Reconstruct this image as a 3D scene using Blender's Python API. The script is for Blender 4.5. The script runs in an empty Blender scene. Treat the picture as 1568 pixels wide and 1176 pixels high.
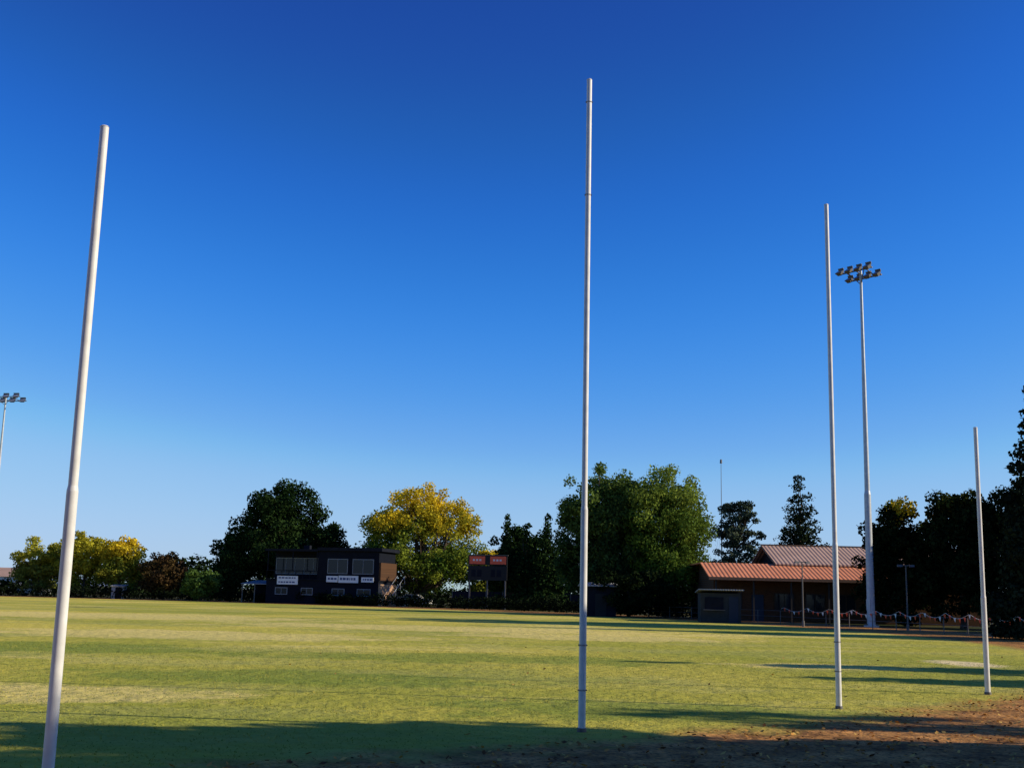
import bpy, math, numpy as np
from mathutils import Vector, Matrix, Quaternion
R=math.radians
rng=np.random.default_rng(7)
scene=bpy.context.scene
scene.view_settings.view_transform='Standard'
scene.view_settings.look='None'
scene.view_settings.exposure=0

# ------------------------------------------------------------ materials
def new_mat(name):
    m=bpy.data.materials.new(name); m.use_nodes=True
    nt=m.node_tree; b=nt.nodes['Principled BSDF']
    return m,nt,b
def simple(name,col,rough=.7,var=.15,scale=3.0,metal=0,bump=0.0,spec=.3):
    m,nt,b=new_mat(name)
    tc=nt.nodes.new('ShaderNodeTexCoord')
    n=nt.nodes.new('ShaderNodeTexNoise'); n.inputs['Scale'].default_value=scale; n.inputs['Detail'].default_value=6
    nt.links.new(tc.outputs['Object'],n.inputs['Vector'])
    r=nt.nodes.new('ShaderNodeMapRange'); r.inputs['From Min'].default_value=.3; r.inputs['From Max'].default_value=.7
    r.inputs['To Min'].default_value=1-var; r.inputs['To Max'].default_value=1+var
    nt.links.new(n.outputs['Fac'],r.inputs['Value'])
    mx=nt.nodes.new('ShaderNodeVectorMath'); mx.operation='SCALE'
    mx.inputs[0].default_value=col; nt.links.new(r.outputs['Result'],mx.inputs['Scale'])
    nt.links.new(mx.outputs[0],b.inputs['Base Color'])
    b.inputs['Roughness'].default_value=rough; b.inputs['Metallic'].default_value=metal
    b.inputs['Specular IOR Level'].default_value=spec
    if bump:
        bp=nt.nodes.new('ShaderNodeBump'); bp.inputs['Distance'].default_value=bump
        nt.links.new(n.outputs['Fac'],bp.inputs['Height']); nt.links.new(bp.outputs['Normal'],b.inputs['Normal'])
    return m
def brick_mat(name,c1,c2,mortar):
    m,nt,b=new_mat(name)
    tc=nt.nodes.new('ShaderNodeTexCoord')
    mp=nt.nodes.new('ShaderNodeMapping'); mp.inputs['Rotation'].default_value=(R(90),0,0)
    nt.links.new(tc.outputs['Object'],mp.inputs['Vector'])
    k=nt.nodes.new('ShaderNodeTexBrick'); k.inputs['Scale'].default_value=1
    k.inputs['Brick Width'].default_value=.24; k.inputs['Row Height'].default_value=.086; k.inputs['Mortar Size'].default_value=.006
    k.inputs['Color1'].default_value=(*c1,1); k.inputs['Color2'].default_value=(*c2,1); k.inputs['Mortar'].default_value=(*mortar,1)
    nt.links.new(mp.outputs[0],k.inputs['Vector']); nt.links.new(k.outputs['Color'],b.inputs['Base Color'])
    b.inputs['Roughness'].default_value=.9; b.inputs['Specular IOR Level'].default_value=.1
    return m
def corrugated(name,col,axis='X',period=.3,rough=.5):
    m,nt,b=new_mat(name)
    tc=nt.nodes.new('ShaderNodeTexCoord')
    w=nt.nodes.new('ShaderNodeTexWave'); w.bands_direction=axis; w.inputs['Scale'].default_value=.314/period; w.inputs['Distortion'].default_value=0
    nt.links.new(tc.outputs['Object'],w.inputs['Vector'])
    n=nt.nodes.new('ShaderNodeTexNoise'); n.inputs['Scale'].default_value=.8; n.inputs['Detail'].default_value=5
    nt.links.new(tc.outputs['Object'],n.inputs['Vector'])
    ramp=nt.nodes.new('ShaderNodeMapRange'); ramp.inputs['To Min'].default_value=.7; ramp.inputs['To Max'].default_value=1.3
    nt.links.new(n.outputs['Fac'],ramp.inputs['Value'])
    s=nt.nodes.new('ShaderNodeVectorMath'); s.operation='SCALE'; s.inputs[0].default_value=col
    nt.links.new(ramp.outputs[0],s.inputs['Scale']); nt.links.new(s.outputs[0],b.inputs['Base Color'])
    bp=nt.nodes.new('ShaderNodeBump'); bp.inputs['Distance'].default_value=.04
    nt.links.new(w.outputs['Fac'],bp.inputs['Height']); nt.links.new(bp.outputs[0],b.inputs['Normal'])
    b.inputs['Roughness'].default_value=rough; b.inputs['Specular IOR Level'].default_value=.2
    return m
def leaf_mat(name,trans=.3):
    m,nt,b=new_mat(name)
    a=nt.nodes.new('ShaderNodeAttribute'); a.attribute_name='tint'
    nt.links.new(a.outputs['Color'],b.inputs['Base Color'])
    b.inputs['Roughness'].default_value=.75; b.inputs['Specular IOR Level'].default_value=.04 if trans>0 else 0.0
    if trans>0:
        t=nt.nodes.new('ShaderNodeBsdfTranslucent'); nt.links.new(a.outputs['Color'],t.inputs['Color'])
        mix=nt.nodes.new('ShaderNodeMixShader'); mix.inputs[0].default_value=trans
        nt.links.new(b.outputs[0],mix.inputs[1]); nt.links.new(t.outputs[0],mix.inputs[2])
        nt.links.new(mix.outputs[0],nt.nodes['Material Output'].inputs['Surface'])
    return m
def glass_mat(name,col=(.02,.03,.04),spec=.5):
    m,nt,b=new_mat(name); b.inputs['Base Color'].default_value=(*col,1); b.inputs['Roughness'].default_value=.06
    b.inputs['Specular IOR Level'].default_value=spec
    return m

M_white=simple('white_post_paint',(.74,.73,.70),.45,.10,6)
M_ring=simple('weathered_steel',(.13,.125,.125),.6,.3,20,.3)
M_joint=simple('joint_grime',(.36,.34,.31),.7,.3,20)
M_galv=simple('galvanised_steel',(.46,.49,.52),.45,.12,4,.2)
M_bark=simple('bark',(.08,.06,.045),.95,.35,6,bump=.05)
M_leaf=leaf_mat('foliage',.28)
M_leafd=leaf_mat('dense_foliage',0)
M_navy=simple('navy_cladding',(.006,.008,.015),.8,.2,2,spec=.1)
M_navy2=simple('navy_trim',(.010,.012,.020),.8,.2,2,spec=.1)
M_glass=glass_mat('window_glass',(.012,.018,.025),.25)
M_frame=simple('pale_window_frame',(.18,.20,.23),.6,.1,3)
M_framed=simple('brown_window_frame',(.04,.03,.022),.6,.1,3)
M_sign=simple('white_sign_board',(.70,.72,.76),.5,.05,3)
M_signtext=simple('sign_lettering',(.05,.08,.2),.5,.05,3)
M_red=simple('red_sign_panel',(.80,.13,.06),.5,.1,3)
M_black=simple('black_board',(.008,.009,.012),.6,.2,3)
M_brick=brick_mat('shaded_tan_brick',(.10,.048,.022),(.07,.034,.018),(.08,.06,.045))  # brick colour darkened to stand for shade under the clubhouse verandah
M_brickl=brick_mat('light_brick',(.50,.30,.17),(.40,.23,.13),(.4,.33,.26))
M_roof_or=corrugated('terracotta_metal_roof',(.62,.23,.11),'X',.35,.7)
M_roof_gr=corrugated('weathered_pink_metal_roof',(.44,.29,.22),'X',.35,.7)
M_roof_pale=corrugated('pale_metal_roof',(.30,.31,.33),'X',.2)
M_fascia=simple('fascia_paint',(.16,.09,.055),.6,.1,3)
M_door=simple('blue_door',(.012,.022,.045),.5,.1,3)
M_cream=simple('grey_sheet_wall',(.035,.04,.042),.7,.15,3,spec=.1)
M_tyre=simple('tyre_rubber',(.02,.02,.02),.9,.1,3)
M_carw=simple('white_car_paint',(.6,.6,.6),.25,.02,3)
M_flagr=simple('orange_red_flag_cloth',(.85,.12,.04),.8,.1,3)
M_flagw=simple('pale_flag_cloth',(.85,.80,.72),.8,.1,3)
M_lens=glass_mat('floodlight_lens',(.30,.33,.38))

# ------------------------------------------------------------ mesh builder
class MB:
    def __init__(s): s.v=[];s.f=[];s.m=[];s.sm=[];s.mats=[]
    def mi(s,mat):
        if mat not in s.mats: s.mats.append(mat)
        return s.mats.index(mat)
    def add(s,vs,fs,mat,smooth=False):
        o=len(s.v); s.v+= [tuple(p) for p in vs]; k=s.mi(mat)
        for f in fs: s.f.append([i+o for i in f]); s.m.append(k); s.sm.append(smooth)
    def box(s,x0,x1,y0,y1,z0,z1,mat,rot=None):
        vs=[(x0,y0,z0),(x1,y0,z0),(x1,y1,z0),(x0,y1,z0),(x0,y0,z1),(x1,y0,z1),(x1,y1,z1),(x0,y1,z1)]
        if rot: vs=[rot@Vector(p) for p in vs]
        s.add(vs,[(0,3,2,1),(4,5,6,7),(0,1,5,4),(1,2,6,5),(2,3,7,6),(3,0,4,7)],mat)
    def cyl(s,p0,p1,r0,r1,mat,n=10,caps=True):
        p0=Vector(p0);p1=Vector(p1);d=(p1-p0).normalized()
        a=d.orthogonal().normalized();b=d.cross(a)
        vs=[]
        for p,r in((p0,r0),(p1,r1)):
            for i in range(n):
                t=2*math.pi*i/n; vs.append(p+a*(r*math.cos(t))+b*(r*math.sin(t)))
        fs=[(i,(i+1)%n,n+(i+1)%n,n+i) for i in range(n)]
        s.add(vs,fs,mat,True)
        if caps: s.add(vs,[tuple(range(n-1,-1,-1)),tuple(range(n,2*n))],mat)
    def poly(s,pts,mat): s.add(pts,[tuple(range(len(pts)))],mat)
    def prism(s,prof,x0,x1,mat):
        n=len(prof); vs=[(x0,y,z) for y,z in prof]+[(x1,y,z) for y,z in prof]
        fs=[(i,(i+1)%n,n+(i+1)%n,n+i) for i in range(n)]+[tuple(range(n-1,-1,-1)),tuple(range(n,2*n))]
        s.add(vs,fs,mat)
    def done(s,name,parent=None,loc=(0,0,0),rotz=0,bevel=0):
        me=bpy.data.meshes.new(name); me.from_pydata(s.v,[],s.f)
        for m in s.mats: me.materials.append(m)
        me.polygons.foreach_set('material_index',s.m); me.polygons.foreach_set('use_smooth',s.sm); me.update()
        ob=bpy.data.objects.new(name,me); scene.collection.objects.link(ob)
        ob.location=loc; ob.rotation_euler=(0,0,rotz)
        if parent: ob.parent=parent
        return ob
def empty(name,loc,rotz=0):
    e=bpy.data.objects.new(name,None); scene.collection.objects.link(e); e.location=loc; e.rotation_euler=(0,0,rotz); return e

def mesh_np(name,V,F,mats,matidx=None,tint=None,smooth=None):
    me=bpy.data.meshes.new(name); n,k=F.shape
    me.vertices.add(len(V)); me.vertices.foreach_set('co',V.astype(np.float32).ravel())
    me.loops.add(n*k); me.loops.foreach_set('vertex_index',F.astype(np.int32).ravel())
    me.polygons.add(n); me.polygons.foreach_set('loop_start',np.arange(0,n*k,k,dtype=np.int32))
    try: me.polygons.foreach_set('loop_total',np.full(n,k,dtype=np.int32))
    except Exception: pass
    for m in mats: me.materials.append(m)
    if matidx is not None: me.polygons.foreach_set('material_index',matidx.astype(np.int32))
    if tint is not None:
        a=me.attributes.new('tint','FLOAT_COLOR','POINT')
        a.data.foreach_set('color',np.concatenate([tint,np.ones((len(tint),1))],1).astype(np.float32).ravel())
    me.update(calc_edges=True); me.validate()
    ob=bpy.data.objects.new(name,me); scene.collection.objects.link(ob); return ob

# ------------------------------------------------------------ oval geometry
CX,CY=-52.0,79.0
D1=(-.674,.739); D2=(.739,.674)
OA,OB=83.2,66.0
def oval(phi,A,B):
    a=A*math.cos(phi);b=B*math.sin(phi)
    return (CX+a*D1[0]+b*D2[0], CY+a*D1[1]+b*D2[1])
def oval_f(x,y):
    dx=x-CX;dy=y-CY
    a=dx*D1[0]+dy*D1[1]; b=dx*D2[0]+dy*D2[1]
    return np.sqrt((a/OA)**2+(b/OB)**2)

# ------------------------------------------------------------ ground
def ground_material():
    m,nt,b=new_mat('ground_turf_and_dirt'); L=nt.links.new; N=nt.nodes.new
    g=N('ShaderNodeNewGeometry'); pos=g.outputs['Position']
    def noise(scale,detail=4,rough=.55,vec=None):
        n=N('ShaderNodeTexNoise'); n.inputs['Scale'].default_value=scale; n.inputs['Detail'].default_value=detail; n.inputs['Roughness'].default_value=rough
        L(vec or pos,n.inputs['Vector']); return n.outputs['Fac']
    def mr(v,a,b_,c=0,d=1):
        r=N('ShaderNodeMapRange'); r.inputs['From Min'].default_value=a; r.inputs['From Max'].default_value=b_
        r.inputs['To Min'].default_value=c; r.inputs['To Max'].default_value=d; L(v,r.inputs['Value']); return r.outputs['Result']
    def math_(op,a,b_=None):
        n=N('ShaderNodeMath'); n.operation=op
        for i,x in enumerate((a,b_)):
            if x is None: continue
            if isinstance(x,(int,float)): n.inputs[i].default_value=x
            else: L(x,n.inputs[i])
        return n.outputs[0]
    def mix(f,a,b_):
        n=N('ShaderNodeMix'); n.data_type='RGBA'
        if isinstance(f,(int,float)): n.inputs[0].default_value=f
        else: L(f,n.inputs[0])
        for i,x in((6,a),(7,b_)):
            if isinstance(x,tuple): n.inputs[i].default_value=(*x,1)
            else: L(x,n.inputs[i])
        return n.outputs[2]
    sx=N('ShaderNodeSeparateXYZ'); L(pos,sx.inputs[0])
    dx=math_('SUBTRACT',sx.outputs[0],CX); dy=math_('SUBTRACT',sx.outputs[1],CY)
    a=math_('ADD',math_('MULTIPLY',dx,D1[0]/OA),math_('MULTIPLY',dy,D1[1]/OA))
    c=math_('ADD',math_('MULTIPLY',dx,D2[0]/OB),math_('MULTIPLY',dy,D2[1]/OB))
    f=math_('SQRT',math_('ADD',math_('MULTIPLY',a,a),math_('MULTIPLY',c,c)))
    edge=math_('ADD',f,math_('MULTIPLY',math_('SUBTRACT',noise(.9,6,.65),.5),.035))
    dirtmask=mr(edge,.994,1.008)
    mp=N('ShaderNodeMapping'); mp.inputs['Rotation'].default_value=(0,0,R(-8)); mp.inputs['Scale'].default_value=(.5,1.0,1)
    L(pos,mp.inputs['Vector']); sp=mp.outputs[0]
    big=mr(noise(.05,3),.42,.58); mid=mr(noise(.22,6,.68,sp),.49,.60); fine=mr(noise(3.2,5,.7),.38,.66); uf=mr(noise(45,3,.7),.3,.7)
    warp=noise(.5,5,.7)
    def patch(px,py,rx,ry):
        ex=math_('MULTIPLY',math_('SUBTRACT',sx.outputs[0],px),1/rx); ey=math_('MULTIPLY',math_('SUBTRACT',sx.outputs[1],py),1/ry)
        rr=math_('SQRT',math_('ADD',math_('MULTIPLY',ex,ex),math_('MULTIPLY',ey,ey)))
        return mr(math_('ADD',rr,math_('MULTIPLY',math_('SUBTRACT',warp,.5),2.6)),.75,1.15,1,0)
    t1=mix(big,(.42,.42,.042),(.76,.62,.095))
    t2=mix(math_('MULTIPLY',mid,.85),t1,(1.0,.80,.25))
    green=mr(noise(.11,6,.70,sp),.49,.56)
    ngoal=mr(a,-.70,-.90)
    t3=mix(math_('MULTIPLY',green,.60),t2,(.22,.29,.03))
    t3=mix(math_('MULTIPLY',ngoal,.34),t3,(.19,.27,.025))
    for px,py,rx,ry in((-4.6,24.5,4.5,2.2),(2.0,19.2,3.5,1.6),(-1,33,6,2.5),(-14,34,6,3)):
        t3=mix(math_('MULTIPLY',patch(px,py,rx,ry),.75),t3,(.15,.25,.025))
    for px,py,rx,ry in((-12,45,8,4),(-7.5,19.8,3.2,1.5),(4,52,6,4),(-2,60,12,5),(8.5,33,2.5,1.5),(-24,70,14,7)):
        t3=mix(math_('MULTIPLY',patch(px,py,rx,ry),.7),t3,(1.0,.78,.27))
    t4=mix(math_('MULTIPLY',fine,.45),t3,(.20,.23,.03))
    t5=mix(math_('MULTIPLY',uf,.25),t4,(.74,.60,.18))
    # dirt and leaf litter
    d1=mix(mr(noise(1.3,6,.7),.35,.65),(.20,.09,.03),(.76,.38,.12))
    d2=mix(mr(noise(14,5,.75),.48,.64),d1,(.08,.04,.02))
    far=mr(f,1.10,1.16)
    outer=mix(mr(noise(.2,5),.4,.6),(.05,.06,.02),(.10,.08,.035))
    d3=mix(far,d2,outer)
    vx=math_('SUBTRACT',sx.outputs[0],13.9);vy=math_('SUBTRACT',sx.outputs[1],36.5)
    r=math_('SQRT',math_('ADD',math_('MULTIPLY',vx,vx),math_('MULTIPLY',math_('MULTIPLY',vy,vy),.25)))
    sand=mr(math_('ADD',r,math_('MULTIPLY',noise(1.5,4),1.0)),1.1,1.6,1,0)
    col=mix(dirtmask,t5,d3)
    col=mix(math_('MULTIPLY',sand,.85),col,(.95,.76,.42))
    L(col,b.inputs['Base Color']); b.inputs['Roughness'].default_value=.95; b.inputs['Specular IOR Level'].default_value=.05
    h=math_('ADD',math_('MULTIPLY',noise(18,4,.7),.018),math_('MULTIPLY',noise(2.2,4,.6),.12))
    bp=N('ShaderNodeBump'); bp.inputs['Strength'].default_value=1; bp.inputs['Distance'].default_value=1
    L(h,bp.inputs['Height']); L(bp.outputs[0],b.inputs['Normal'])
    return m
S=4000
g=MB(); g.poly([(-S,-S,0),(S,-S,0),(S,S,0),(-S,S,0)],ground_material()); g.done('ground')

hm=simple('hazy_hills',(.22,.28,.36),1,.1,.002)  # blue-grey base colour carries the distance haze
hx=np.linspace(-2600,-600,60); V=[];F=[]
for i,x in enumerate(hx):
    h=max(0,52+10*math.sin(x*.004)+5*math.sin(x*.013+1)+2*math.sin(x*.04))*min(1,(i)/6)*min(1,(59-i)/25)
    V+= [(x,2100,-1),(x,2300,h),(x,2700,-1)]
for i in range(59):
    F+= [(3*i,3*i+3,3*i+4,3*i+1),(3*i+1,3*i+4,3*i+5,3*i+2)]
hb=MB(); hb.add(V,F,hm,True); hb.done('hills')

# ------------------------------------------------------------ trees
def tube_np(pts,rad,n=7):
    V=[];F=[]
    pts=[Vector(p) for p in pts]
    for i,p in enumerate(pts):
        d=(pts[min(i+1,len(pts)-1)]-pts[max(i-1,0)]).normalized()
        a=d.cross(Vector((.3,.9,.1))); a.normalize(); b=d.cross(a)
        for k in range(n):
            t=2*math.pi*k/n; V.append(p+a*rad[i]*math.cos(t)+b*rad[i]*math.sin(t))
    for i in range(len(pts)-1):
        for k in range(n): F.append((i*n+k,i*n+(k+1)%n,(i+1)*n+(k+1)%n,(i+1)*n+k))
    return [tuple(v) for v in V],F
def leaves(centers,radii,per,size,cols,rg,flat=.8,outward=.6,droop=0):
    n=len(centers)
    cnt=np.maximum(20,(per*(radii/radii.mean())**2)).astype(int)
    idx=np.repeat(np.arange(n),cnt); m=len(idx)
    d=rg.normal(size=(m,3)); d/=np.linalg.norm(d,axis=1)[:,None]
    rr=radii[idx]*rg.uniform(.3,1.15,m)**.7
    off=d*rr[:,None]; off[:,2]*=flat
    if droop: off[:,2]-=droop*rg.uniform(0,1,m)**2*radii[idx]
    pos=centers[idx]+off
    k=pos[:,2]>size*.6
    pos=pos[k]; d=d[k]; idx=idx[k]; m=len(idx)
    nrm=d*outward+rg.normal(size=(m,3))*.5; nrm/=np.linalg.norm(nrm,axis=1)[:,None]
    t=np.cross(nrm,rg.normal(size=(m,3))); t/=np.linalg.norm(t,axis=1)[:,None]
    b=np.cross(nrm,t)
    s=size*rg.uniform(.5,1.4,m)[:,None]
    V=np.stack([pos-t*s*.6,pos-b*s*.42,pos+t*s*.6,pos+b*s*.42],1).reshape(-1,3)
    F=np.arange(m*4).reshape(-1,4)
    col=cols[idx]*rg.uniform(.7,1.3,(m,1)); col=np.repeat(col,4,0)
    return V,F,col
def tree(name,x,y,H,W,base=.2,seed=1,nc=60,cr=1.3,per=130,size=.34,cA=(.035,.065,.018),cB=(.075,.12,.03),cTop=None,top0=.4,
         shape='dome',depth=None,trunk=.3,flat=.8,limbs=14,droop=0,stems=1,rough=1.0,mat=None,inner=.42):
    rg=np.random.default_rng(seed); depth=depth or W
    zb=H*base; C=[];Rr=[]
    if shape=='dome':
        rz=(H-zb)/2-cr*.55; zc=H-cr*.7-rz
        rx=W/2-cr*.7; ry=depth/2-cr*.7
        ph=rg.uniform(0,6.28,6)
        while len(C)<nc:
            d=rg.normal(size=3); d/=np.linalg.norm(d)
            r=rg.uniform(.08,1)**inner
            th=math.atan2(d[1],d[0])
            w=.95+rough*(.05*math.sin(2*th+ph[0])*math.cos(3*d[2]+ph[1])+.05*math.sin(5*th+ph[2]+4*d[2])+.04*math.sin(9*d[0]+ph[3]))
            zz=d[2] if d[2]>0 else -abs(d[2])**.8
            wid=1.0 if d[2]>0 else (1.0+.12*abs(d[2]))
            p=np.array([d[0]*rx*r*w*wid,d[1]*ry*r*w*wid,zz*rz*r*w])
            C.append(p+[0,0,zc]); Rr.append(cr*rg.uniform(.6,1.2)*(1-.2*r))
    elif shape=='cone':
        lay=max(9,int((H-zb)/(cr*.62)))
        for i in range(lay):
            t=i/(lay-1); z=zb+(H-zb-.4)*t
            rad=(W/2)*((1-t)**.7*(.95+.18*rg.uniform(-1,1))+.03)
            k=max(2,int(11*(1-t)+2))
            for j in range(k):
                an=2*math.pi*(j+rg.uniform(-.35,.35))/k+i
                rl=max(.05,rad-cr*.35)*rg.uniform(.5,1.0)
                C.append(np.array([math.cos(an)*rl,math.sin(an)*rl*depth/W,z-rl*.10+rg.uniform(-.3,.3)])); Rr.append(cr*(.4+.7*(1-t))*rg.uniform(.7,1.15))
            C.append(np.array([0,0,z])); Rr.append(cr*(.35+.7*(1-t)))
    elif shape=='open':
        for i in range(nc):
            t=rg.uniform(0,1)**.8; z=zb+(H-zb-cr*.6)*t
            prof=math.sin(math.pi*min(1,.25+.62*t))**.7
            an=rg.uniform(0,6.28); rl=(W/2-cr*.5)*prof*rg.uniform(.3,1)
            C.append(np.array([math.cos(an)*rl,math.sin(an)*rl,z])); Rr.append(cr*rg.uniform(.5,1.1))
    C=np.array(C);Rr=np.array(Rr)
    tt=np.clip((C[:,2]-zb)/(H-zb),0,1)
    mixv=rg.uniform(0,1,len(C))[:,None]
    cols=np.array(cA)*(1-mixv)+np.array(cB)*mixv
    if cTop is not None:
        w=np.clip((tt-top0)/(.25)+rg.uniform(-.4,.4,len(C)),0,1)[:,None]
        cols=cols*(1-w)+np.array(cTop)*w*(1+.25*rg.uniform(-1,1,(len(C),1)))
    LV,LF,LC=leaves(C,Rr,per,size,cols,rg,flat=flat,droop=droop)
    TV=[];TF=[]
    def addt(p,r,n=7):
        v,f=tube_np(p,r,n); o=len(TV); TV.extend(v); TF.extend([tuple(i+o for i in q) for q in f])
    for s_ in range(stems):
        ox=0 if stems==1 else rg.uniform(-.5,.5); oy=0 if stems==1 else rg.uniform(-.4,.4)
        topz=H*(.9 if shape in('cone','open') else .68)
        kx=rg.uniform(-.03,.03)*H if shape!='cone' else 0
        if stems>1: kx=rg.uniform(-.18,.18)*W
        addt([(ox,oy,-.2),(ox*1.1,oy,.5),(ox+kx*.5,oy,H*.22),(ox+kx,oy,H*.45),(ox+kx*1.2,oy,topz)],[trunk*1.5,trunk,trunk*.85,trunk*.6,trunk*.12],9)
    sel=rg.permutation(len(C))[:limbs]
    for i in sel:
        c=C[i]; z0=max(H*.10,min(c[2]-np.hypot(c[0],c[1])*(.75 if shape!='cone' else .1),H*.6)); 
        p0=np.array([0,0,z0]); mid=p0*.5+c*.5+np.array([0,0,-.25 if shape=='dome' else 0])+rg.normal(size=3)*.25
        addt([p0,mid,c],[trunk*.38,trunk*.25,trunk*.07],6)
    TV=np.array(TV);TF=np.array(TF)
    V=np.concatenate([TV,LV]);F=np.concatenate([TF,LF+len(TV)])
    mi=np.concatenate([np.zeros(len(TF)),np.ones(len(LF))])
    tint=np.concatenate([np.full((len(TV),3),.1),LC])
    ob=mesh_np(name,V,F,[M_bark,mat or M_leafd],mi,tint)
    ob.location=(x,y,0); return ob

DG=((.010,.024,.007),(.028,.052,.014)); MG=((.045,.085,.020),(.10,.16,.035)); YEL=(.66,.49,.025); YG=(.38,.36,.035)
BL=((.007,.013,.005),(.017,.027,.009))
T=M_leaf
tree('autumn_maple_tree',-66,168,9.0,9.0,.04,11,90,1.15,130,.28,(.10,.13,.03),(.26,.25,.04),YG,.3,trunk=.2,mat=T)
tree('autumn_maple_tree',-59,166,9.9,9.0,.04,12,100,1.15,130,.28,(.12,.15,.02),(.34,.30,.03),(.42,.38,.03),.3,trunk=.22,mat=T)
tree('autumn_maple_tree',-52.8,163,9.0,7.8,.04,13,90,1.1,130,.28,(.12,.15,.02),(.30,.28,.03),YEL,.5,trunk=.2,mat=T)
tree('plum_tree',-46.0,160,6.8,8.0,.0,14,80,1.1,130,.26,(.05,.03,.015),(.09,.06,.02),trunk=.18)
tree('laurel_bush',-39.0,152,4.7,6.2,.0,15,60,.9,140,.25,*MG,trunk=.12)
tree('laurel_bush',-71,160,3.0,5,.0,16,40,.8,110,.26,*DG,trunk=.12)
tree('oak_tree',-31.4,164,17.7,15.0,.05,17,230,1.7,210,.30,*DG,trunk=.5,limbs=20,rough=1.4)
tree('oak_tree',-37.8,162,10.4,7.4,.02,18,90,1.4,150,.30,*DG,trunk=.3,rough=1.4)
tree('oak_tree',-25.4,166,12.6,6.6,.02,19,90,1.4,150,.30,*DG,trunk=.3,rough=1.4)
tree('golden_elm_tree',-11.8,160,17.4,19.2,.06,21,320,1.4,150,.27,(.08,.14,.018),(.24,.28,.03),YEL,.47,trunk=.42,limbs=70,stems=5,droop=.6,mat=T,inner=.36,rough=.25)
tree('golden_elm_tree',-2.8,158,8.5,6.0,.03,22,60,1.1,120,.28,(.10,.14,.02),(.28,.28,.03),YEL,.6,trunk=.2,mat=T)
tree('cypress_tree',-.2,142,11.2,5.4,.0,23,70,1.1,90,.28,*DG,shape='cone',trunk=.2)
tree('cypress_tree',2.2,141,10.2,6.0,.0,24,70,1.2,90,.28,*DG,shape='cone',trunk=.2)
tree('cypress_tree',4.6,140,11.2,6.0,.0,25,75,1.2,90,.28,*DG,shape='cone',trunk=.2)
tree('oak_tree',1.9,146,10.8,12,.0,26,120,1.2,140,.30,*DG,trunk=.3,rough=1.5)
tree('poplar_tree',8.8,113,15.2,10.4,.02,27,240,1.2,230,.21,(.02,.045,.014),(.06,.10,.026),(.10,.15,.028),.5,trunk=.35,limbs=34,stems=3,droop=.6,mat=T,rough=1.1)  # darker leaf colours put the shaded left side into this crown
tree('poplar_tree',14.7,112,15.4,11.2,.0,28,280,1.2,230,.21,(.05,.095,.014),(.13,.20,.028),(.20,.26,.038),.5,trunk=.38,limbs=30,stems=2,droop=.7,mat=T,rough=1.1)  # brighter leaf colours put the sunlit right side into this crown
tree('privet_bush',11.0,108,5.0,9,.0,29,60,1.0,120,.25,*BL,trunk=.15)
tree('pine_tree',29.0,150,14.3,7.8,.25,30,110,.9,100,.24,(.03,.045,.028),(.08,.10,.06),shape='open',trunk=.26,limbs=60,flat=.55)
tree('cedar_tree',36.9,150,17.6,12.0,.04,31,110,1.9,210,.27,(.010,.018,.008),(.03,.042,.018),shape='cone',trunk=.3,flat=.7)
tree('gum_tree',31.2,93,10.7,8.4,.0,32,150,1.0,150,.24,*BL,YEL,.74,trunk=.25,rough=1.8)  # yellow tops on these dark gums paint a sunlit rim into the leaves
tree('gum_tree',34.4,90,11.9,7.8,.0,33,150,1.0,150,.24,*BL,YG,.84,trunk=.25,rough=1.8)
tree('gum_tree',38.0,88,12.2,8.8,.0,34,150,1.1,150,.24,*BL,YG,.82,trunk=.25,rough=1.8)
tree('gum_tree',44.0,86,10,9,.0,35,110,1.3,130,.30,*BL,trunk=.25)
tree('pine_tree',28.4,63.5,13.8,5.8,.03,37,90,.85,130,.20,(.010,.016,.010),(.022,.032,.016),shape='cone',trunk=.2,flat=.7)
# tall row beyond the right boundary: throws the long bands over the field
tree('gum_tree',46,71,24,9,.10,51,130,1.5,120,.40,*DG,trunk=.45)
tree('gum_tree',55,74,30,10,.10,52,140,1.6,120,.42,*DG,trunk=.5)
tree('gum_tree',41,60,14,7,.06,53,90,1.2,120,.34,*DG,trunk=.3)
tree('gum_tree',61,69,32,10,.10,54,140,1.7,120,.42,*DG,trunk=.5)
# trees to the side of the goal: long foreground shadows
tree('elm_tree',17.5,11.8,11.4,7.2,.08,41,140,1.1,150,.28,*MG,trunk=.25)
tree('elm_tree',21.5,9.0,13.4,7.0,.08,47,140,1.2,150,.28,*MG,trunk=.28)
tree('elm_tree',20,4.6,12.2,8.0,.08,42,120,1.2,140,.30,*MG,trunk=.28)
tree('elm_tree',29,15.2,12.6,4.6,.15,44,60,1.0,90,.30,*MG,trunk=.28)
tree('elm_tree',16,-2.5,10.5,8,.12,43,80,1.2,120,.32,*MG,trunk=.28)
tree('elm_tree',25,26.2,8.4,3.6,.15,45,50,.8,110,.26,*MG,trunk=.18)
tree('elm_tree',30,30.5,12.0,3.6,.15,46,60,.9,110,.26,*MG,trunk=.2)
# unseen trees added behind the camera to block sky light
for i,(x,y,h) in enumerate([(-22,-7,13),(-13,-9,15),(-4,-10,15),(5,-9.5,16),(13,-10,15)]):
    tree('elm_tree',x,y,h,10,.1,60+i,90,1.5,90,.42,*DG,trunk=.35)

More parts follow.
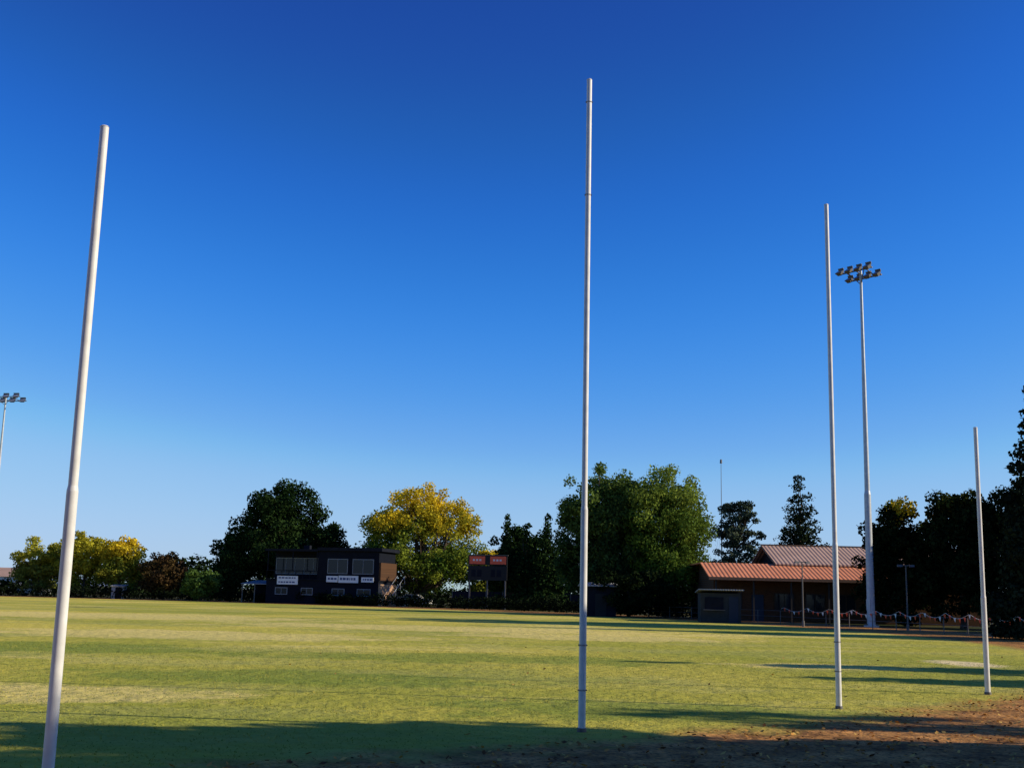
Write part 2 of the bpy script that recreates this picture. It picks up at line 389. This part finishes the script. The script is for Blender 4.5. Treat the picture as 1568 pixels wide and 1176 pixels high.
rg=np.random.default_rng(99); C=[];Rr=[];K=[]
for x in np.arange(-110,95,1.0):
    hh=4.2+1.6*math.sin(x*.21)+1.1*math.sin(x*.53+2)
    if x<-72: hh*=.55
    yy=180+4*math.sin(x*.1)
    z=.6
    while z<hh:
        C.append((x+rg.uniform(-.6,.6),yy+rg.uniform(-1.5,1.5),z+rg.uniform(-.3,.3))); Rr.append(rg.uniform(.9,1.5)); K.append(np.array((.016,.028,.010))*rg.uniform(.7,1.7)); z+=1.0
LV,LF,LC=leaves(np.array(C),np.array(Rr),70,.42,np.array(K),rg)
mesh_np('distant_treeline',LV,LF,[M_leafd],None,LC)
C=[];Rr=[];K=[]
for ph in np.arange(-60,108,.42):
    x,y=oval(R(ph),OA+5.5,OB+5.5)
    for z in (.3,.85):
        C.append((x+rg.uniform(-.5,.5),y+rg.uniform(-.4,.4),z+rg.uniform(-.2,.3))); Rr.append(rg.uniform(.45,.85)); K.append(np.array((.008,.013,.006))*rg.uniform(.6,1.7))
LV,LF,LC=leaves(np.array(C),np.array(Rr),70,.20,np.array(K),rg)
mesh_np('shade_hedge',LV,LF,[M_leafd],None,LC)  # added near-black leaf strip standing in for shade along the far boundary

# ------------------------------------------------------------ turf blades near the goal
n=130000
bx=rng.uniform(-16,16,n); by=9+ (rng.uniform(0,1,n)**1.5)*28
keep=(oval_f(bx,by)+rng.normal(0,.003,n))<.999
bx=bx[keep];by=by[keep];n=len(bx)
cl=np.sin(bx*1.7+np.sin(by*1.3))*np.sin(by*1.9+1.5*np.sin(bx*.9))
hgt=rng.uniform(.010,.026,n)*(1+.4*cl); an=rng.uniform(0,6.28,n); lw=rng.uniform(.003,.007,n)
lx=rng.normal(0,.02,n); ly=rng.normal(0,.02,n)
V=np.zeros((n,3,3)); V[:,0]=np.stack([bx-np.cos(an)*lw,by-np.sin(an)*lw,np.zeros(n)],1)
V[:,1]=np.stack([bx+np.cos(an)*lw,by+np.sin(an)*lw,np.zeros(n)],1); V[:,2]=np.stack([bx+lx,by+ly,hgt],1)
w=np.clip(.35+.35*cl+rng.normal(0,.3,n),0,1)[:,None]
col=np.array((.15,.22,.022))*(1-w)+np.array((.58,.47,.10))*w
mesh_np('grass',V.reshape(-1,3),np.arange(n*3).reshape(-1,3),[M_leafd],None,np.repeat(col,3,0))

# fallen leaves on the bare ground
n=26000
lx_=rng.uniform(-6,24,n); ly_=9+rng.uniform(0,1,n)**1.3*34
ff=oval_f(lx_,ly_); k=((ff>.999)&(ff<1.15))|(rng.uniform(0,1,n)<.01)
lx_=lx_[k];ly_=ly_[k];n=len(lx_)
nr=np.stack([rng.normal(0,.35,n),rng.normal(0,.35,n),np.ones(n)],1); nr/=np.linalg.norm(nr,axis=1)[:,None]
t=np.cross(nr,rng.normal(size=(n,3))); t/=np.linalg.norm(t,axis=1)[:,None]; b_=np.cross(nr,t)
s=rng.uniform(.02,.05,n)[:,None]; P=np.stack([lx_,ly_,np.full(n,.022)],1)
V=np.stack([P-t*s,P-b_*s*.6,P+t*s,P+b_*s*.6],1).reshape(-1,3); V[:,2]=np.maximum(V[:,2],.004)
pal=np.array([(.60,.30,.08),(.36,.17,.05),(.65,.42,.12),(.14,.07,.03)])[rng.integers(0,4,n)]
mesh_np('fallen_leaves',V,np.arange(n*4).reshape(-1,4),[M_leafd],None,np.repeat(pal,4,0))

# ------------------------------------------------------------ goal and behind posts
def post(name,x,y,H,r0,r1,rings,step=None):
    p=MB(); zs=step or H*.4
    p.cyl((0,0,-.3),(0,0,zs),r0,r0*.97,M_white,20)
    p.cyl((0,0,zs),(0,0,zs+.05),r0*.97,r1*1.02,M_white,20,False)
    p.cyl((0,0,zs+.05),(0,0,H),r1,r1*.94,M_white,20)
    p.cyl((0,0,H),(0,0,H+.012),r1*1.03,r1*.8,M_white,20)
    for z,hh in rings:
        rr=(r0 if z<zs else r1)
        p.cyl((0,0,z),(0,0,z+hh),rr*1.03,rr*1.03,M_joint,20)
        p.box(rr*.95,rr*1.25,-.01,.01,z+.0,z+.02,M_ring)
        p.box(-rr*1.25,-rr*.95,-.01,.01,z+.0,z+.02,M_ring)
    p.cyl((0,0,-.1),(0,0,.05),r0*1.3,r0*1.25,M_ring,20)
    return p.done(name,loc=(x,y,0))
post('behind_post',-4.14,11.16,6.26,.056,.045,[],step=2.62)
post('goal_post',1.02,15.98,9.10,.049,.040,[(.52,.02),(1.10,.02),(7.35,.018),(8.75,.015)],step=2.9)
post('goal_post',5.57,20.2,8.76,.049,.040,[(.60,.02),(1.08,.02)],step=2.7)
post('behind_post',9.66,24.2,5.38,.054,.044,[],step=1.9)

# ------------------------------------------------------------ floodlight towers
def tower(name,x,y,H,rot,s=1.0,tilt=-58,hw=.30,off=.75):
    p=MB()
    p.cyl((0,0,0),(0,0,.12),.55,.55,M_galv,16)
    for k in range(8):
        a=k*math.pi/4; p.cyl((.45*math.cos(a),.45*math.sin(a),.12),(.45*math.cos(a),.45*math.sin(a),.22),.03,.03,M_ring,6)
    p.cyl((0,0,.1),(0,0,H*.36),.30,.245,M_galv,16)
    p.cyl((0,0,H*.36),(0,0,H*.37),.245,.20,M_galv,16,False)
    p.cyl((0,0,H*.37),(0,0,H*.70),.20,.155,M_galv,16)
    p.cyl((0,0,H*.70),(0,0,H),.145,.10,M_galv,16)
    p.box(-.16,.16,-.32,-.2,1.2,2.0,M_galv)
    w=2.5*s
    for zz,yy in((H-.1,-off),(H-.45,off)):
        p.box(-w,w,-.05+yy,.05+yy,zz-.05,zz+.05,M_ring)
        for i in range(4):
            cx=-w*.86+i*w*1.72/3
            rt=Matrix.Translation((cx,yy-.30,zz-.02))@Matrix.Rotation(R(tilt),4,'X')
            vs=[(-hw,-.16,-.30),(hw,-.16,-.30),(hw,-.16,.30),(-hw,-.16,.30),(-hw*.6,.14,-.16),(hw*.6,.14,-.16),(hw*.6,.14,.16),(-hw*.6,.14,.16)]
            vs=[rt@Vector(q) for q in vs]
            p.add(vs,[(0,1,5,4),(1,2,6,5),(2,3,7,6),(3,0,4,7),(4,5,6,7)],M_ring)
            l=[rt@Vector(q) for q in((-hw*.92,-.164,-.27),(hw*.92,-.164,-.27),(hw*.92,-.164,.27),(-hw*.92,-.164,.27))]
            p.add(l,[(0,1,2,3)],M_lens)
            p.box(-hw,hw,-.32,-.16,.28,.31,M_ring,rt)
            p.cyl((cx,yy,zz),rt@Vector((0,.10,0)),.04,.04,M_ring,6)
    for sx_ in(-.6*w,0,.6*w): p.cyl((sx_,-off,H-.1),(sx_,off,H-.45),.045,.045,M_ring,6)
    p.cyl((0,0,H-1.1),(w*.5,-off,H-.15),.035,.035,M_ring,6); p.cyl((0,0,H-1.1),(-w*.5,-off,H-.15),.035,.035,M_ring,6)
    return p.done(name,loc=(x,y,0),rotz=rot)
tower('floodlight_tower',26.8,88,27.0,R(-52),.58,-58,.25,.6)
tower('floodlight_tower',-67.9,156,26.3,R(-12),1.05,-40,.42,.75)

p=MB(); 
p.cyl((0,0,0),(0,0,12),.09,.07,M_ring,8); p.cyl((0,0,12),(0,0,19),.05,.03,M_ring,8); p.cyl((0,0,19),(0,0,19.5),.16,.12,M_ring,8)
for a in(0,2.1,4.2): p.cyl((0,0,11.8),(3.2*math.cos(a),3.2*math.sin(a),0),.012,.012,M_ring,4)
p.done('radio_mast',loc=(27.2,151,0))

def lamp(x,y,H,rot=0):
    p=MB(); p.cyl((0,0,0),(0,0,.4),.10,.09,M_ring,10); p.cyl((0,0,.4),(0,0,H),.055,.04,M_ring,10)
    p.box(-.4,.4,-.03,.03,H-.06,H,M_ring)
    for s_ in(-.4,.4): p.prism([(-.12,H-.12),(.12,H-.12),(.07,H+.02),(-.07,H+.02)],s_-.15,s_+.15,M_ring)
    p.done('path_lamp',loc=(x,y,0),rotz=rot)
lamp(20.8,84,4.5,.2); lamp(26.8,80,4.3,-.1)

# ------------------------------------------------------------ fence and bunting (right side)
p=MB()
phis=np.arange(104,162,2.1); A,B=OA+4.6,OB+4.6
pts=[oval(R(a),A,B) for a in phis]
for i,(x,y) in enumerate(pts):
    p.cyl((x,y,0),(x,y,1.0),.03,.03,M_ring,6)
    if i+1<len(pts):
        x2,y2=pts[i+1]
        for z in(.98,.55,.12): p.cyl((x,y,z),(x2,y2,z),.012,.012,M_ring,5,False)
p.done('boundary_fence')
p=MB(); k=0
for ph in np.arange(117,146,.22):
    x,y=oval(R(ph),A-.3,B-.3); x2,y2=oval(R(ph+.22),A-.3,B-.3)
    sag=lambda q:1.25-.3*abs(math.sin(q*1.5))
    z1,z2=sag(ph),sag(ph+.22)
    p.cyl((x,y,z1),(x2,y2,z2),.010,.010,M_flagw,4,False)
    k+=1
    if k%2==0:
        mx,my=x+(x2-x)*.95,y+(y2-y)*.95
        p.poly([(x,y,z1),(mx,my,z1),((x+mx)/2+.03,(y+my)/2,z1-.27)],M_flagw if (k//2)%3==0 else M_flagr)
p.done('bunting_flags')

# ------------------------------------------------------------ two-storey pavilion
e=empty('sports_pavilion',(-22.9,147,0),R(-15))
w=MB()
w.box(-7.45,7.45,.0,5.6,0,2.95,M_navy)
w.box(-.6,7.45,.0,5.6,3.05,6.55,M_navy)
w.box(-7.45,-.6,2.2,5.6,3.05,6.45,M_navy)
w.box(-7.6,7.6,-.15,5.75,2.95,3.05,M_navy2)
w.done('walls',e)
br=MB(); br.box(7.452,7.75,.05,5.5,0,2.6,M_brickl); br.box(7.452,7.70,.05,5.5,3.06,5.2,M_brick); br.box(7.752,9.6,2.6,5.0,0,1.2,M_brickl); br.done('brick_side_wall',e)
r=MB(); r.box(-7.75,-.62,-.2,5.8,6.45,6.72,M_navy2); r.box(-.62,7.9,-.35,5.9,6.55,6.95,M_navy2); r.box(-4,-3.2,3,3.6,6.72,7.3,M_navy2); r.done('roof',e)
wi=MB()
def win(x0,x1,z0,z1,y=0,mull=1):
    wi.box(x0,x1,y-.02,y-.003,z0,z1,M_glass)
    fr=.09
    wi.box(x0-fr,x0,y-.06,y-.002,z0-fr,z1+fr,M_frame);wi.box(x1,x1+fr,y-.06,y-.002,z0-fr,z1+fr,M_frame)
    wi.box(x0,x1,y-.06,y-.002,z0-fr,z0,M_frame);wi.box(x0,x1,y-.06,y-.002,z1,z1+fr,M_frame)
    for k in range(mull):
        c=x0+(x1-x0)*(k+1)/(mull+1); wi.box(c-.03,c+.03,y-.05,y-.022,z0,z1,M_frame)
win(.8,3.3,3.85,5.5); win(4.1,6.7,3.85,5.5)
win(-6.1,-4.6,1.2,1.9);win(-2.6,-1.2,1.2,1.9);win(1.5,3.0,1.2,1.9);win(4.8,6.4,1.2,1.9)
win(-7.2,-.9,3.75,5.6,2.2,4)
wi.done('windows',e)
ba=MB()
for x in np.arange(-7.4,-.6,.97): ba.box(x-.025,x+.025,-.08,-.03,3.05,4.05,M_navy2)
ba.box(-7.45,-.62,-.09,-.02,4.05,4.11,M_navy2); 
for x in(-7.35,-4,-.75): ba.box(x-.05,x+.05,-.05,.05,4.11,6.45,M_navy2)
ba.done('balcony',e)
sg=MB()
def board(x0,x1,z0,z1,rows=2):
    sg.box(x0,x1,-.22,-.16,z0,z1,M_sign)
    h=(z1-z0)
    for k in range(rows):
        z=z1-h*(k+.62)/rows
        x=x0+.2
        while x<x1-.35:
            l=rng.uniform(.12,.4); sg.box(x,min(x+l,x1-.15),-.228,-.221,z,z+h*.34/rows,M_signtext); x+=l+.1
board(.7,2.2,2.75,3.5,1);board(2.3,4.9,2.7,3.55,1);board(5.3,6.9,2.8,3.4,1);board(-5.9,-3.1,2.35,3.4,2)
sg.done('sponsor_boards',e)
st=MB()
for k in range(10): st.box(7.9,8.9,5.2-k*.5,5.5-k*.5,2.7-k*.27,2.76-k*.27,M_ring)
st.cyl((8.9,5.4,3.7),(8.9,.5,1.0),.03,.03,M_galv,6); st.cyl((7.9,5.4,3.7),(7.9,.5,1.0),.03,.03,M_galv,6)
for k in range(0,10,3): st.cyl((8.9,5.35-k*.5,2.7-k*.27),(8.9,5.35-k*.5,3.7-k*.27),.02,.02,M_galv,6)
st.done('stairs',e)
ln=MB(); ln.prism([(.5,2.3),(4.5,2.75),(4.5,2.82),(.5,2.37)],-11.2,-7.5,M_roof_pale)
for x in(-11,-9.3): ln.box(x-.05,x+.05,.6,.7,0,2.32,M_ring)
ln.box(-11.1,-7.5,4.3,4.4,0,2.6,M_navy); ln.done('lean_to',e)

# ------------------------------------------------------------ scoreboard
p=MB()
for x in(-2.1,2.1,0): p.box(x-.08,x+.08,.05,.2,0,3.3,M_ring)
p.box(-2.3,2.3,0,.25,3.3,4.95,M_black); p.box(-2.3,2.3,0,.25,5.05,6.15,M_black)
for x in(-2.2,2.2,0): p.box(x-.05,x+.05,.26,.34,3.3,6.1,M_ring)
p.box(-2.15,-.3,-.03,-.002,5.15,6.05,M_red); p.box(.3,2.15,-.03,-.002,5.15,6.05,M_red)
for x in(-1.75,.65):
    for k in range(3): p.box(x+k*.38,x+k*.38+.24,-.04,-.031,5.5,5.72,M_sign)
for x in(-1.9,-1.2,.4,1.1):
    p.box(x,x+.5,-.02,-.002,3.7,4.5,M_navy2)
p.box(-2.4,2.4,-.1,.35,6.15,6.22,M_ring)
p.done('scoreboard',loc=(-2.35,138,0),rotz=R(-10))
p=MB()
for i in range(9): p.box(-6.5+i*2.0,-6.5+i*2.0+1.94,0,.06,.1,2.0,M_brick if i in(3,5) else M_navy2); 
for i in range(10): p.box(-6.56+i*2.0,-6.5+i*2.0,-.03,.09,0,2.1,M_ring)
p.done('panel_fence',loc=(0,140,0),rotz=R(-8))

# ------------------------------------------------------------ brick clubhouse
e=empty('brick_clubhouse',(0,0,0))
w=MB()
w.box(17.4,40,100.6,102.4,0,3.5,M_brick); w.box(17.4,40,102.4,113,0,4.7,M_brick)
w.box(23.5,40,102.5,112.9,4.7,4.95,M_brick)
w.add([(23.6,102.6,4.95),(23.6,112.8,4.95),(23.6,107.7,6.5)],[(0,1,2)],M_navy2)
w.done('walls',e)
r=MB()
r.prism([(98.0,3.45),(102.6,4.75),(102.6,4.85),(98.0,3.55)],16.6,40.5,M_roof_or)
r.prism([(102.61,4.75),(113.5,4.70),(113.5,4.80),(102.61,4.85)],16.6,22.98,M_roof_or)
r.prism([(102.0,4.76),(107.7,6.55),(107.7,6.67),(102.0,4.88)],23.0,40.5,M_roof_gr)
r.prism([(107.71,6.55),(113.5,4.72),(113.5,4.84),(107.71,6.67)],23.0,40.5,M_roof_gr)
r.box(22.9,40.6,107.55,107.85,6.68,6.76,M_fascia)
r.done('roof',e)
f=MB(); f.box(16.55,40.5,97.85,97.99,3.33,3.57,M_fascia)
for x in np.arange(17.2,40,3.1): f.box(x-.06,x+.06,98.2,98.32,0,3.4,M_framed)
f.add([(22.95,102.0,4.70),(22.95,107.7,6.53),(22.95,107.7,6.75),(22.95,102.0,4.92)],[(0,1,2,3)],M_fascia)
f.done('fascia_and_posts',e)
wi=MB(); wi.box(20.6,21.6,100.54,100.59,0,2.2,M_door)
for x in(18.2,22.6,25.2,27.8,31):
    wi.box(x,x+1.5,100.55,100.597,1.0,2.3,M_glass)
    wi.box(x-.08,x,100.5,100.598,.92,2.38,M_framed); wi.box(x+1.5,x+1.58,100.5,100.598,.92,2.38,M_framed); wi.box(x,x+1.5,100.5,100.598,2.3,2.38,M_framed); wi.box(x,x+1.5,100.5,100.598,.92,1.0,M_framed); wi.box(x+.72,x+.78,100.52,100.549,1.0,2.3,M_framed)
wi.done('windows_and_door',e)

e=empty('canteen_shed',(16.1,90,0),R(-4))
p=MB(); p.box(-1.5,1.5,0,2.4,0,2.2,M_cream); p.done('walls',e)
p=MB(); p.prism([(-.5,2.42),(2.6,2.2),(2.6,2.26),(-.5,2.50)],-1.7,1.7,M_roof_pale); p.done('roof',e)
p=MB(); p.box(-1.2,.2,-.04,-.002,1.0,1.9,M_navy2); p.box(.6,1.3,-.04,-.002,.02,1.95,M_door); p.box(-1.3,.3,-.3,-.045,.93,.98,M_ring); p.done('hatch_and_door',e)

e=empty('tin_shed',(8.3,106,0),R(6))
p=MB(); p.box(-1.4,1.4,0,2.4,0,2.6,M_navy2); p.box(-.5,.5,-.03,-.002,0,2.0,M_black); p.done('walls',e)
p=MB(); p.prism([(-.4,2.62),(1.2,2.9),(2.8,2.62),(2.8,2.70),(1.2,2.98),(-.4,2.70)],-1.6,1.6,M_roof_pale); p.done('roof',e)

e=empty('ticket_booth',(-51.5,158,0),.1)
p=MB(); p.box(-.8,.8,0,1.6,0,1.6,M_roof_pale); p.done('walls',e)
p=MB(); p.prism([(-.2,1.62),(1.8,1.8),(1.8,1.87),(-.2,1.69)],-.95,.95,M_roof_pale); p.done('roof',e)
p=MB(); p.box(-.3,.5,-.03,-.002,0,1.5,M_navy2); p.done('door',e)
e=empty('distant_house',(-93,222,0),.15)
p=MB(); p.box(-6,6,0,8,0,2.9,M_sign); p.done('walls',e)
p=MB(); p.prism([(-.6,2.9),(4,4.6),(8.6,2.9)],-6.6,6.6,M_roof_gr); p.done('roof',e)
p=MB(); 
for x in(-4,-.5,3): p.box(x,x+1.4,-.03,-.002,1,2.1,M_glass)
p.done('windows',e)

def car(x,y,rot,paint):
    c=MB()
    prof=[(-2.1,.35),(-2.15,.75),(-2.0,.95),(-1.1,1.02),(-.5,1.45),(1.0,1.47),(1.75,1.05),(2.1,.98),(2.15,.4)]
    c.prism(prof,-.85,.85,paint)
    for s_ in(-.853,.853):
        c.poly([(s_,-1.0,1.02),(s_,-.47,1.40),(s_,.2,1.41),(s_,.2,1.0)],M_glass); c.poly([(s_,.28,1.0),(s_,.28,1.41),(s_,.95,1.41),(s_,1.5,1.05)],M_glass)
        for yy in(-1.35,1.35):
            c.cyl((s_*.8,yy,.32),(s_*1.03,yy,.32),.32,.32,M_tyre,16); c.cyl((s_*1.03,yy,.32),(s_*1.035,yy,.32),.19,.19,M_galv,12)
    c.done('parked_car',loc=(x,y,0),rotz=rot)
car(-12.0,156,R(80),M_carw); car(-68,172,R(95),M_carw)

# ------------------------------------------------------------ light, sky, camera
el=R(24); az=R(-6.5)
sv=Vector((math.cos(el)*math.cos(az),math.cos(el)*math.sin(az),math.sin(el)))
sd=bpy.data.lights.new('sun','SUN'); sd.energy=5; sd.angle=R(.5); sd.color=(1,.88,.66)
so=bpy.data.objects.new('sun',sd); scene.collection.objects.link(so); so.rotation_euler=sv.to_track_quat('Z','Y').to_euler()
wd=bpy.data.worlds.new('World'); scene.world=wd; wd.use_nodes=True; nt=wd.node_tree
bg=nt.nodes['Background']; bg.inputs['Strength'].default_value=.1
sk=nt.nodes.new('ShaderNodeTexSky'); sk.sky_type='NISHITA'; sk.sun_disc=False; sk.sun_elevation=el; sk.sun_rotation=R(90)-az
sk.air_density=1.0; sk.dust_density=.2; sk.ozone_density=3; sk.altitude=300
sc=nt.nodes.new('ShaderNodeVectorMath'); sc.operation='SCALE'; sc.inputs['Scale'].default_value=1/8
nt.links.new(sk.outputs[0],sc.inputs[0])
cv=nt.nodes.new('ShaderNodeRGBCurve')
def setc(ch,pts):
    c=cv.mapping.curves[ch]; c.points[0].location=(0,0); c.points[1].location=(1,pts[-1][1]/10)
    for x,y in pts[:-1]: c.points.new(x/8,y/10)
setc(0,[(.84,.13),(1.27,.24),(1.8,.64),(2.5,1.55),(3.5,3.0),(8,4.8)])
setc(1,[(1.48,.68),(1.85,1.15),(2.6,2.25),(3.9,4.0),(4.6,5.1),(8,6.3)])
setc(2,[(2.97,3.9),(3.8,6.3),(5.0,8.2),(8,8.6)])
cv.mapping.update()
nt.links.new(sc.outputs[0],cv.inputs['Color'])
vm=nt.nodes.new('ShaderNodeVectorMath'); vm.operation='SCALE'; vm.inputs['Scale'].default_value=10
nt.links.new(cv.outputs[0],vm.inputs[0]); nt.links.new(vm.outputs[0],bg.inputs['Color'])

pitch=R(10.14); roll=R(1.32)
cd=bpy.data.cameras.new('camera'); cd.sensor_width=36; cd.lens=36*1800/1568; cd.clip_end=12000; cd.clip_start=.1
co=bpy.data.objects.new('camera',cd); scene.collection.objects.link(co)
co.matrix_world=Matrix.Translation((0,0,1.75))@Matrix.Rotation(R(90)+pitch,4,'X')@Matrix.Rotation(roll,4,'Z')
scene.camera=co
